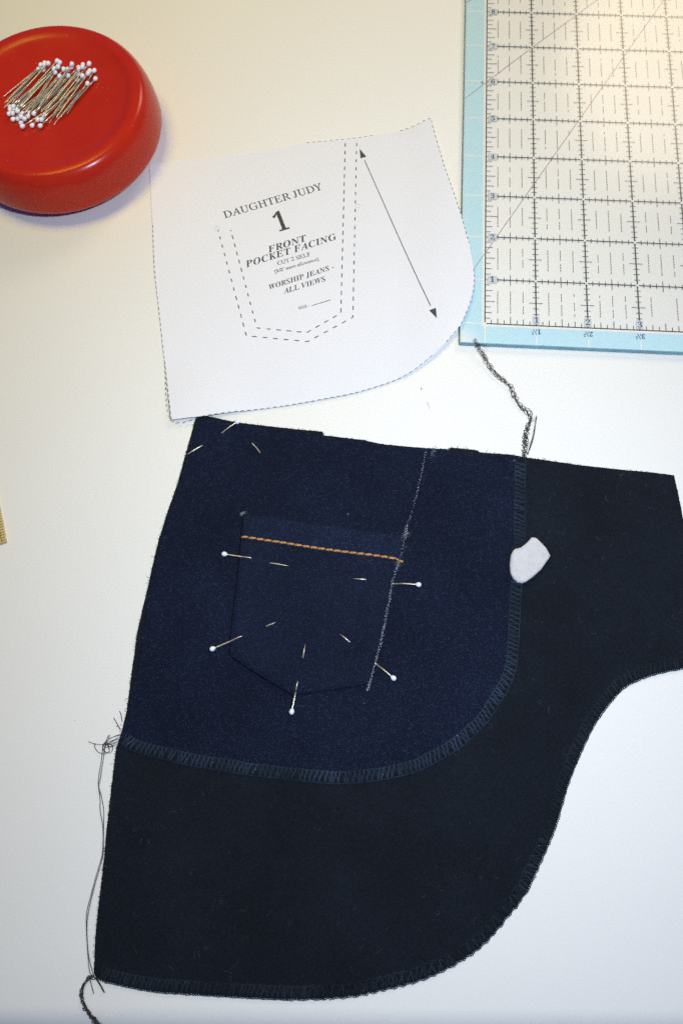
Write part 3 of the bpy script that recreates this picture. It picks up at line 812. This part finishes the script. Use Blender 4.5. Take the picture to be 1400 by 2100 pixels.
def z_pap(x, y):
    d = ruler_d(x, y)
    z = 0.55 + 0.25 * nz(x, y, 55, 9.0) + 3.1 * sstep(-34, -2, d)
    z += 2.4 * (1 - sstep(0, 30, math.hypot(x - PTR[0], y - PTR[1]))) ** 1.5
    z += 2.3 * (1 - sstep(6, 34, math.hypot(x - PBL[0], y - PBL[1])))
    # the lower edge bows up a little between denim and ruler
    ex, ey = bl1[0] - bl0[0], bl1[1] - bl0[1]; L = math.hypot(ex, ey)
    u = ((x - bl0[0]) * ex + (y - bl0[1]) * ey) / (L * L); dd = ((x - bl0[0]) * -ey + (y - bl0[1]) * ex) / L
    z += 0.6 * sstep(0.05, .5, u) * (1 - sstep(-12, 26, dd))
    return z
pap = thing('paper_pattern', 'white paper sewing pattern piece with printed lettering, lapping onto the acrylic ruler', 'paper', ([(-25.0,128.1)][0][0], [(-25.0,128.1)][0][1], 0))
mb = MB(); sheet(mb, PAP, 3.0, z_pap, 0.11, 1.2, fray=0.02)
paper_sheet = mb.build('paper_sheet', MAT['paper'], pap)
zi = lambda x, y: z_pap(x, y) + .07
# lettering
mb = MB()
def tline(s, style, pts, **kw): put_text(mb, s, style, pts[0], pts[1], zi, **kw)
tline('DAUGHTER JUDY', 'roman', [(-61.1,161.4),(-9.8,179.0)], hscale=1.0, spacing=1.03, offset=.006)
tline('1', 'bold', [(-32.9,152.6),(-26.9,154.7)], hscale=1.28)
tline('FRONT', 'bolditalic', [(-37.5,140.0),(-17.4,147.3)], hscale=.88)
tline('POCKET FACING', 'bolditalic', [(-48.7,131.3),(-2.3,147.8)], hscale=.92, spacing=1.04)
tline('CUT', 'roman', [(-32.6,132.5),(-26.5,134.5)], offset=.012)
tline('2', 'bold', [(-25.4,134.9),(-24.0,135.4)], hscale=1.05, offset=-.010)
tline('SELF', 'roman', [(-22.9,135.7),(-15.7,138.1)], offset=.012)
tline('[1/2" seam allowance]', 'italic', [(-33.8,127.9),(-11.7,135.2)], offset=.012)
tline('WORSHIP JEANS -', 'bolditalic', [(-36.2,118.2),(-3.5,130.1)], offset=0.0)
tline('ALL VIEWS', 'bolditalic', [(-29.1,115.6),(-7.7,123.0)], offset=0.0)
tline('SIZE :', 'roman', [(-21.4,106.5),(-15.9,108.2)], offset=.014)
mb.strip([(-15.0,108.6),(-5.6,111.8)], .34, zi)
mb.build('printed_lettering', MAT['ink'], pap, smooth=False)
mb = MB()
mb.strip([(12.3,197.5),(44.4,106.2)], .42, zi)
for tri in ([(9.8,204.8),(10.2,198.6),(13.4,199.6)], [(43.6,103.9),(46.9,104.9),(47.2,98.8)]):
    mb.add([(x, y, zi(x, y) + .02) for x, y in tri], [(0, 1, 2)])
mb.build('grain_arrow_print', MAT['ink'], pap, smooth=False)
def dashes(path, on, off, w, start=0.0, zf=zi, jitter=0.0):
    P = resample(path, .1); s = start; tot = len(P) * .1
    while s < tot - on * .3:
        a = int(max(0, s) / .1); b = min(len(P) - 1, int((s + on) / .1))
        if b > a + 2: mb.strip(P[a:b + 1:4] if (b - a) > 8 else [P[a], P[b]], w, zf, step=3)
        s += on + off
mb = MB()
dashes([(-64.3,153.9),(-47.3,91.9),(-16.6,88.2),(5.7,101.7),(8.3,211.7)], 2.35, 2.95, .50, -1.6)
dashes([(-57.7,154.1),(-42.2,96.3),(-17.2,93.3),(-0.3,104.1),(2.1,211.2)], 2.35, 2.75, .50, -1.6)
mb.build('pocket_placement_print', MAT['ink'], pap, smooth=False)
mb = MB()
def inset(path, d):
    out = []
    for i, p in enumerate(path):
        a = path[max(i - 1, 0)]; b = path[min(i + 1, len(path) - 1)]
        dx, dy = b[0] - a[0], b[1] - a[1]; l = math.hypot(dx, dy) or 1
        out.append((p[0] + dy / l * d, p[1] - dx / l * d))
    return out
for a, b, w in ((7, 10, .20), (11, 19, .26), (20, 25, .22), (26, 35, .24), (34, 38, .22)):
    seg = PAP[a:b + 1]
    seg = s2(spline([(*p, 0) for p in seg], 1.0))
    dashes(inset(seg, .16), 1.6, 1.5, w * 1.15)
mb.build('cutting_line_print', MAT['ink'], pap, smooth=False)
for q in [(-64.9,155.3),(8.5,168.1)]:
    mb = MB(); r = 1.35
    pts = [(q[0] + r * math.cos(k * math.pi / 12), q[1] + r * .85 * math.sin(k * math.pi / 12)) for k in range(25)]
    mb.strip(pts, .22, zi)
    mb.build('punch_mark', MAT['ring'], pap, smooth=False)

# ------------------------------------------------------------------ red magnetic pin cushion
CX, CY, CR, CZM = -149.7, 212.7, 54.0, 10.0
cush = thing('pin_cushion', 'round glossy red magnetic pin cushion holding the pile of pins', 'pin cushion', (CX, CY, 0))
pr = []
for k in range(0, 15):
    r = 40.0 * k / 14; pr.append((r, 26.4 + 2.6 * (r / 40.0) ** 2.4))
pr += [(41.3, 29.45), (42.6, 29.95), (43.9, 30.30), (45.0, 30.38), (46.0, 30.18)]
for k in range(1, 15):
    a = k / 14 * math.pi / 2
    pr.append((46.0 + (CR - 46.0) * math.sin(a) ** .9, CZM + (30.18 - CZM) * math.cos(a) ** 1.05))
for k in range(1, 6):
    t_ = k / 5 * .62; pr.append((CR - 12.0 * t_ ** 1.6, CZM * (1 - t_)))
pr.append((47.6, 3.7))
def lathe(mb, prof, cx, cy, seg=128, close_bottom=False):
    vs = []; fs = []
    vs.append((cx, cy, prof[0][1])); body = prof[1:] if prof[0][0] < 1e-6 else prof
    for r, z in body:
        for k in range(seg):
            a = 2 * math.pi * k / seg; vs.append((cx + r * math.cos(a), cy + r * math.sin(a), z))
    for k in range(seg): fs.append((0, 1 + k, 1 + (k + 1) % seg))
    for i in range(len(body) - 1):
        for k in range(seg):
            a = 1 + i * seg + k; b = 1 + i * seg + (k + 1) % seg
            fs.append((a, a + seg, b + seg, b))
    mb.add(vs, fs)
mb = MB(); lathe(mb, pr, CX, CY); body = mb.build('cushion_body', MAT['red'], cush)
mb = MB(); lathe(mb, [(0, 4.2), (48.3, 4.2), (48.5, 3.2), (46.8, 1.2), (44.6, .3), (43.0, .05)], CX, CY); mb.build('cushion_base', MAT['red_base'], cush)
def z_dish(x, y):
    r = min(40.0, math.hypot(x - CX, y - CY)); return 26.4 + 2.6 * (r / 40.0) ** 2.4
# dust on the dish
mb = MB()
for _ in range(170):
    a = RND.uniform(0, 6.28); r = 39 * math.sqrt(RND.random()); x, y = CX + r * math.cos(a), CY + r * math.sin(a)
    mb.grain((x, y, z_dish(x, y) + .03), RND.uniform(.04, .13), .4)
m_d = simple('cushion_dust', (0.55, 0.25, 0.17), 1.0, 0.4, 300)
tag(mb.build('dust', m_d, cush), kind='stuff')

# ------------------------------------------------------------------ pins
PIN_L = 29.5
def head_mesh():
    mb = MB(); seg = 14
    prof_ = []
    for k in range(11):
        t_ = math.pi * k / 10; r = 1.16 * math.sin(t_); xx = -1.25 * math.cos(t_)
        if xx > 0: r *= (1 - .18 * (xx / 1.25)); xx *= 1.22
        prof_.append((xx, r))
    vs = []; fs = []
    for xx, r in prof_:
        for k in range(seg):
            a = 2 * math.pi * k / seg; vs.append((xx, r * math.cos(a), r * math.sin(a)))
    for i in range(len(prof_) - 1):
        for k in range(seg): fs.append((i * seg + k, (i + 1) * seg + k, (i + 1) * seg + (k + 1) % seg, i * seg + (k + 1) % seg))
    mb.add(vs, fs); return mb
def make_proto():
    me_h = head_mesh(); mb_s = MB(); mb_s.tube([(.8, 0, 0), (6, 0, 0), (PIN_L - 5, 0, 0), (PIN_L - 1.5, 0, 0), (PIN_L, 0, 0)], [.35, .35, .34, .22, .03], 8)
    r = thing('straight_pin', 'pin', 'pin', (0, 0, 0))
    me_h.build('pin_head', MAT['head'], r); mb_s.build('shaft', MAT['steel'], r)
    return r
proto = make_proto()
first = [True]
def place_pin(head, direction, label, group):
    if first[0]: r = proto; first[0] = False
    else:
        r = proto.copy(); COL.objects.link(r)
        for ch in proto.children:
            c = ch.copy(); COL.objects.link(c); c.parent = r
    r.location = [h * .001 for h in head]
    r.rotation_euler = Vector(direction).to_track_quat('X', 'Z').to_euler()
    r['label'] = label; r['category'] = 'pin'; r['group'] = group
    return r
UP = [(-154.0,237.1),(-155.6,235.2),(-153.5,234.7),(-151.1,234.6),(-157.0,233.2),(-154.0,232.1),(-146.9,236.8),(-145.1,235.0),(-147.7,233.8),(-146.8,233.2),(-147.5,230.7),(-145.2,231.2),(-143.2,231.9),(-140.7,230.9),(-144.8,227.2),(-147.0,229.0),(-142.5,229.4),(-140.6,228.1),(-139.2,232.8),(-138.1,232.5),(-135.9,233.7),(-133.4,234.5),(-134.4,230.2),(-132.4,230.3),(-135.5,225.5),(-132.5,226.4),(-134.9,228.1),(-129.5,233.4),(-127.3,231.2),(-129.4,230.4),(-129.6,228.6),(-129.1,226.1),(-126.3,226.0),(-130.0,222.6)]
DN = [(-168.7,209.1),(-168.2,206.9),(-166.5,208.1),(-168.0,205.0),(-168.3,204.0),(-166.3,203.7),(-166.3,201.2),(-165.0,206.0),(-164.0,205.2),(-163.8,201.5),(-161.6,204.1),(-161.8,201.5),(-161.9,198.8),(-160.6,196.0),(-159.8,200.2),(-158.5,205.4),(-158.7,202.5),(-155.5,203.6),(-151.0,202.8),(-153.4,200.3),(-151.1,199.6),(-156.1,197.3),(-151.6,196.3)]
axis0 = [(-129.6,231.6),(-149.8,203.4)]
base_a = math.atan2(axis0[1][1] - axis0[0][1], axis0[1][0] - axis0[0][0])
rp = random.Random(12)
for i, (x, y) in enumerate(UP):
    a = base_a + rp.gauss(0, .085)
    z = z_dish(x, y) + 1.2 + (i % 4) * .75
    if 10 <= i <= 13 or i in (19, 22, 23, 25, 31): z += 1.2
    tz = z_dish(x + PIN_L * math.cos(a), y + PIN_L * math.sin(a)) + .4 + (i % 3) * .7
    lab = 'white-headed pin in the pile on the red cushion, head at the upper end'
    grp = 'pins heaped on the cushion, heads up'
    if i < 6: lab = 'white-headed pin in the small separate bunch at the end of the cushion pile'; grp = 'small separate bunch of cushion pins'
    if i == 6: lab = 'cushion pin whose white head stands highest in the middle of the pile'
    if i == 32: lab = 'cushion pin whose white head is rightmost of the pile'
    if i == 21: lab = 'cushion pin whose white head pokes up alone between two head clusters'
    if i == 33: lab = 'cushion pin with its head tucked below the rightmost heads of the pile'
    place_pin((x, y, z), (math.cos(a) * PIN_L, math.sin(a) * PIN_L, tz - z), lab, grp)
for i, (x, y) in enumerate(DN):
    a = base_a + math.pi + rp.gauss(0, .085)
    z = z_dish(x, y) + 1.2 + (i % 3) * .7
    tz = z_dish(x + PIN_L * math.cos(a), y + PIN_L * math.sin(a)) + .5 + (i % 4) * .7
    lab = 'white-headed pin in the pile on the red cushion, head at the lower end'
    if i == 13: lab = 'cushion pin whose white head is the lowest of the pile'
    if i == 21: lab = 'cushion pin with a lone white head low in the middle of the pile'
    if i == 22: lab = 'cushion pin whose white head is lowest at the right end of the lower row'
    if i == 0: lab = 'cushion pin whose white head is the topmost of the lower row'
    place_pin((x, y, z), (math.cos(a) * PIN_L, math.sin(a) * PIN_L, tz - z), lab, 'pins heaped on the cushion, heads down')

def cloth_pin(label, pts, hz, base_z):
    """a pin that dips through the cloth: head, entry, exit, tip (mm)"""
    h, e, x, tp = pts
    r = thing('straight_pin', label, 'pin', (h[0], h[1], hz), 'pins holding the pocket piece')
    me = head_mesh(); d = Vector((e[0] - h[0], e[1] - h[1], 0)); L = d.length; ang = math.atan2(d.y, d.x)
    me.v = [(h[0] + v_[0] * math.cos(ang) - v_[1] * math.sin(ang), h[1] + v_[0] * math.sin(ang) + v_[1] * math.cos(ang), hz + v_[2]) for v_ in me.v]
    me.build('pin_head', MAT['head'], r)
    def lerp(a, b, t_): return (a[0] + (b[0] - a[0]) * t_, a[1] + (b[1] - a[1]) * t_)
    p = []
    a0 = lerp(h, e, .08); p.append((*a0, hz))
    mid = lerp(h, e, .6); p.append((*mid, max(base_z(*mid) + .42, hz - .2)))
    p.append((*e, base_z(*e) + .05))
    i1 = lerp(e, x, .25); i2 = lerp(e, x, .75)
    p.append((*i1, base_z(*i1) - 1.0)); p.append((*i2, base_z(*i2) - 1.0))
    p.append((*x, base_z(*x) + .02))
    o = lerp(x, tp, .45); p.append((*o, base_z(*o) + .38)); p.append((*tp, base_z(*tp) + .30))
    sp = spline(p, .5); n_ = len(sp)
    mb = MB(); mb.tube(sp, [.35 if i < n_ - 8 else max(.05, .35 * (n_ - 1 - i) / 7) for i in range(n_)], 8)
    mb.build('shaft', MAT['steel'], r)
zsmooth = z_any
cloth_pin('white-headed pin just below the gold stitching, head beside the coin pocket', [(-52.7,-20.7),(-41.4,-22.5),(-31.2,-25.0),(-23.3,-26.4)], 3.9, zsmooth)
cloth_pin('white-headed pin crossing the chalk line, head toward the piece of chalk', [(34.2,-35.1),(23.0,-34.2),(10.1,-32.6),(5.1,-32.3)], 4.0, zsmooth)
cloth_pin('white-headed slanting pin at the rounded lower corner of the coin pocket', [(-56.0,-63.1),(-44.4,-58.1),(-32.2,-53.0),(-28.4,-51.6)], 3.9, zsmooth)
cloth_pin('white-headed slanting pin where the chalk line meets the pocket bottom', [(22.3,-75.7),(14.8,-69.4),(3.0,-59.7),(-0.8,-56.7)], 3.9, zsmooth)
cloth_pin('upright white-headed pin at the bottom point of the coin pocket', [(-21.0,-89.6),(-18.9,-78.4),(-16.5,-66.2),(-15.6,-61.0)], 3.9, zsmooth)
cloth_pin('white-headed pin at the denim corner below the paper pattern', [(-49.5,44.4),(-56.3,39.6),(-66.6,32.4),(-73.2,27.9)], 3.0, lambda x, y: max(z_fac(x, y), 1.0))
# a bent bit of pale thread on the denim
q = [(-42.3,33.8),(-41.0,32.3),(-39.8,31.0),(-38.3,28.8)]
mb = MB(); mb.tube(spline([(x, y, z_fac(x, y) + .3) for x, y in q], .4), .22, 6)
o = mb.build('thread_scrap', simple('pale_thread', (0.46, 0.38, 0.30), .7, .3, 500))
tag(o, 'short bent beige thread lying on the denim near its corner pin', 'thread')

# ------------------------------------------------------------------ tailor's chalk
CK = [(85.3,-13.8),(87.1,-14.0),(88.1,-14.7),(91.4,-18.7),(93.0,-22.3),(92.4,-23.5),(88.6,-28.5),(84.8,-31.9),(81.4,-34.2),(79.7,-34.8),(77.6,-34.4),(75.9,-32.7),(74.9,-30.4),(74.8,-26.6),(75.5,-22.2),(76.8,-19.7),(77.6,-19.1),(80.1,-18.5),(82.2,-17.0),(84.2,-15.1)]
ccx = sum(p[0] for p in CK) / len(CK); ccy = sum(p[1] for p in CK) / len(CK)
def zck(x, y): return 0
ck = resample(CK + [CK[0]], .8)[:-1]
nck = len(ck)
area = sum(ck[i][0] * ck[(i + 1) % nck][1] - ck[(i + 1) % nck][0] * ck[i][1] for i in range(nck))
sg = 1 if area > 0 else -1
def offs(poly, d):
    out = []
    for i, p in enumerate(poly):
        a = poly[i - 1]; b = poly[(i + 1) % len(poly)]; dx, dy = b[0] - a[0], b[1] - a[1]; l = math.hypot(dx, dy) or 1
        out.append((p[0] - sg * dy / l * d, p[1] + sg * dx / l * d))
    return out
zb = 2.0
layers = [(ck, zb)]
tilt = lambda x, y: .02 * (x - ccx) - .01 * (y - ccy)
worn = lambda i: .75 + .5 * nz(ck[i][0], ck[i][1], 4, 3)
rings = [(0.3, zb), (0.0, zb + .4), (0.0, zb + 2.2), (.10, zb + 2.9), (.45, zb + 3.25), (.9, zb + 3.4)]
vs = []; fs = []
for d, z in rings:
    for i, (x, y) in enumerate(offs(ck, d)):
        vs.append((x + .05 * nz(x, y, 1.1, z), y + .05 * nz(x, y, 1.1, z + 9), z + tilt(x, y) + .12 * nz(x, y, 2.5, 1.0)))
for k in range(len(rings) - 1):
    for i in range(nck):
        j = (i + 1) % nck; f = (k * nck + i, k * nck + j, (k + 1) * nck + j, (k + 1) * nck + i); fs.append(f if sg > 0 else tuple(reversed(f)))
mb = MB(); mb.add(vs, fs)
inner = offs(ck, .9)
V = [Vector(p) for p in inner]; nI = len(V)
xs = [p[0] for p in inner]; ys = [p[1] for p in inner]
for i in range(12):
    for j in range(14):
        x = min(xs) + (max(xs) - min(xs)) * (i + .5) / 12; y = min(ys) + (max(ys) - min(ys)) * (j + .5) / 14
        if inside((x, y), inner) and seg_dist((x, y), inner) > .6: V.append(Vector((x, y)))
vo, eo, fo, _, _, _ = delaunay_2d_cdt(V, [(i, (i + 1) % nI) for i in range(nI)], [list(range(nI))], 1, 1e-4)
gl_ = [(78.6,-28.9),(79.5,-24.0)]
def zt(x, y): return zb + 3.4 + tilt(x, y) + .12 * nz(x, y, 2.5, 1.0) + .3 * nz(x, y, 7, 4.0) - .16 * max(0, 1 - seg_dist((x, y), gl_, False) / .6)
F = []
for f in fo:
    a, b, c = [vo[i] for i in f[:3]]; F.append(tuple(f) if (b - a).cross(c - a) > 0 else tuple(reversed(f)))
mb.add([(p.x, p.y, zt(p.x, p.y)) for p in vo], F)
chalk = mb.build('tailors_chalk', MAT['chalk'])
tag(chalk, 'broken piece of white tailor\'s chalk lying on the denim seam', 'chalk')

# ------------------------------------------------------------------ brass ruler end at the edge of the picture
bc = [(-153.8,-13.9)][0]; be = [(-159.1,2.8)][0]; bb_ = [(-156.6,-16.0)][0]
ul = Vector((be[0] - bc[0], be[1] - bc[1])).normalized(); us = Vector((-ul.y, ul.x))     # along the ruler, across it (to the left)
brass = thing('brass_ruler', 'end of a yellow brass ruler with fine engraved divisions', 'ruler', (bc[0], bc[1], 0))
LB, WB, TB = 150.0, 24.0, 1.1
mb = MB(); cn = [(0, 0), (LB, 0), (LB, WB), (0, WB)]
def bw(u, v_): return (bc[0] + ul.x * u + us.x * v_, bc[1] + ul.y * u + us.y * v_)
b0 = [bw(*c_) for c_ in cn]; b1 = [bw(*c_) for c_ in ((.2, .2), (LB - .2, .2), (LB - .2, WB - .2), (.2, WB - .2))]
vs = [(x, y, .1) for x, y in b0] + [(x, y, TB - .2) for x, y in b0] + [(x, y, TB) for x, y in b1]
mb.add(vs, [(8, 9, 10, 11)] + [(k, 4 + k, 4 + (k + 1) % 4, (k + 1) % 4) for k in range(4)] + [(4 + k, 8 + k, 8 + (k + 1) % 4, 4 + (k + 1) % 4) for k in range(4)] + [(3, 2, 1, 0)])
me_b = mb.build('blade', MAT['brass'], brass, smooth=False)
bm = bmesh.new(); bm.from_mesh(me_b.data); bmesh.ops.recalc_face_normals(bm, faces=bm.faces); bm.to_mesh(me_b.data); bm.free()
mb = MB()
fz = lambda x, y: TB + .03
for k in range(1, 110):
    u = k * 1.32; L = 2.1
    if k % 8 == 0: L = 6.0
    elif k % 4 == 0: L = 4.2
    mb.strip([bw(u, .1), bw(u, L)], .30, fz, step=9)
mb.strip([bw(.8, 2.0), bw(LB - 1, 2.0)], .28, fz, step=60)
mb.build('division_print', MAT['brass_ink'], brass, smooth=False)

# ------------------------------------------------------------------ loose scraps on the table
def scrap(label, pts, r=.09):
    mb = MB(); mb.tube(spline([(x, y, .16) for x, y in pts], .3), r, 5)
    tag(mb.build('lint_scrap', MAT['speck']), label, 'lint', 'tiny lint scraps on the table')
scrap('tiny dark lint hook below the curved paper edge', [(38.5,62.8),(38.9,62.4),(38.6,61.9),(38.8,61.6)], .14)
scrap('faint curled grey lint hair between paper and serger thread', [(40.9,54.9),(41.9,54.3),(41.4,53.3),(42.3,52.8),(41.8,51.3)], .05)
scrap('small dark lint speck above the black pocketing edge', [(94.7,25.7),(95.3,25.4),(96.0,25.4)], .16)
scrap('pale lint hair on the table left of the loose threads', [(-114.6,-92.8),(-114.3,-93.0)], .1)
mb = MB()
for _ in range(420):
    x, y = RND.uniform(-210, 210), RND.uniform(-200, 330)
    if inside((x, y), BAG) or inside((x, y), PAP): continue
    mb.grain((x, y, .02), RND.uniform(.03, .10), .3)
tag(mb.build('table_dust', simple('grey_dust', (0.42, 0.40, 0.37), 1.0, .3, 200)), kind='stuff', label='fine dust specks on the white table', cat='dust')
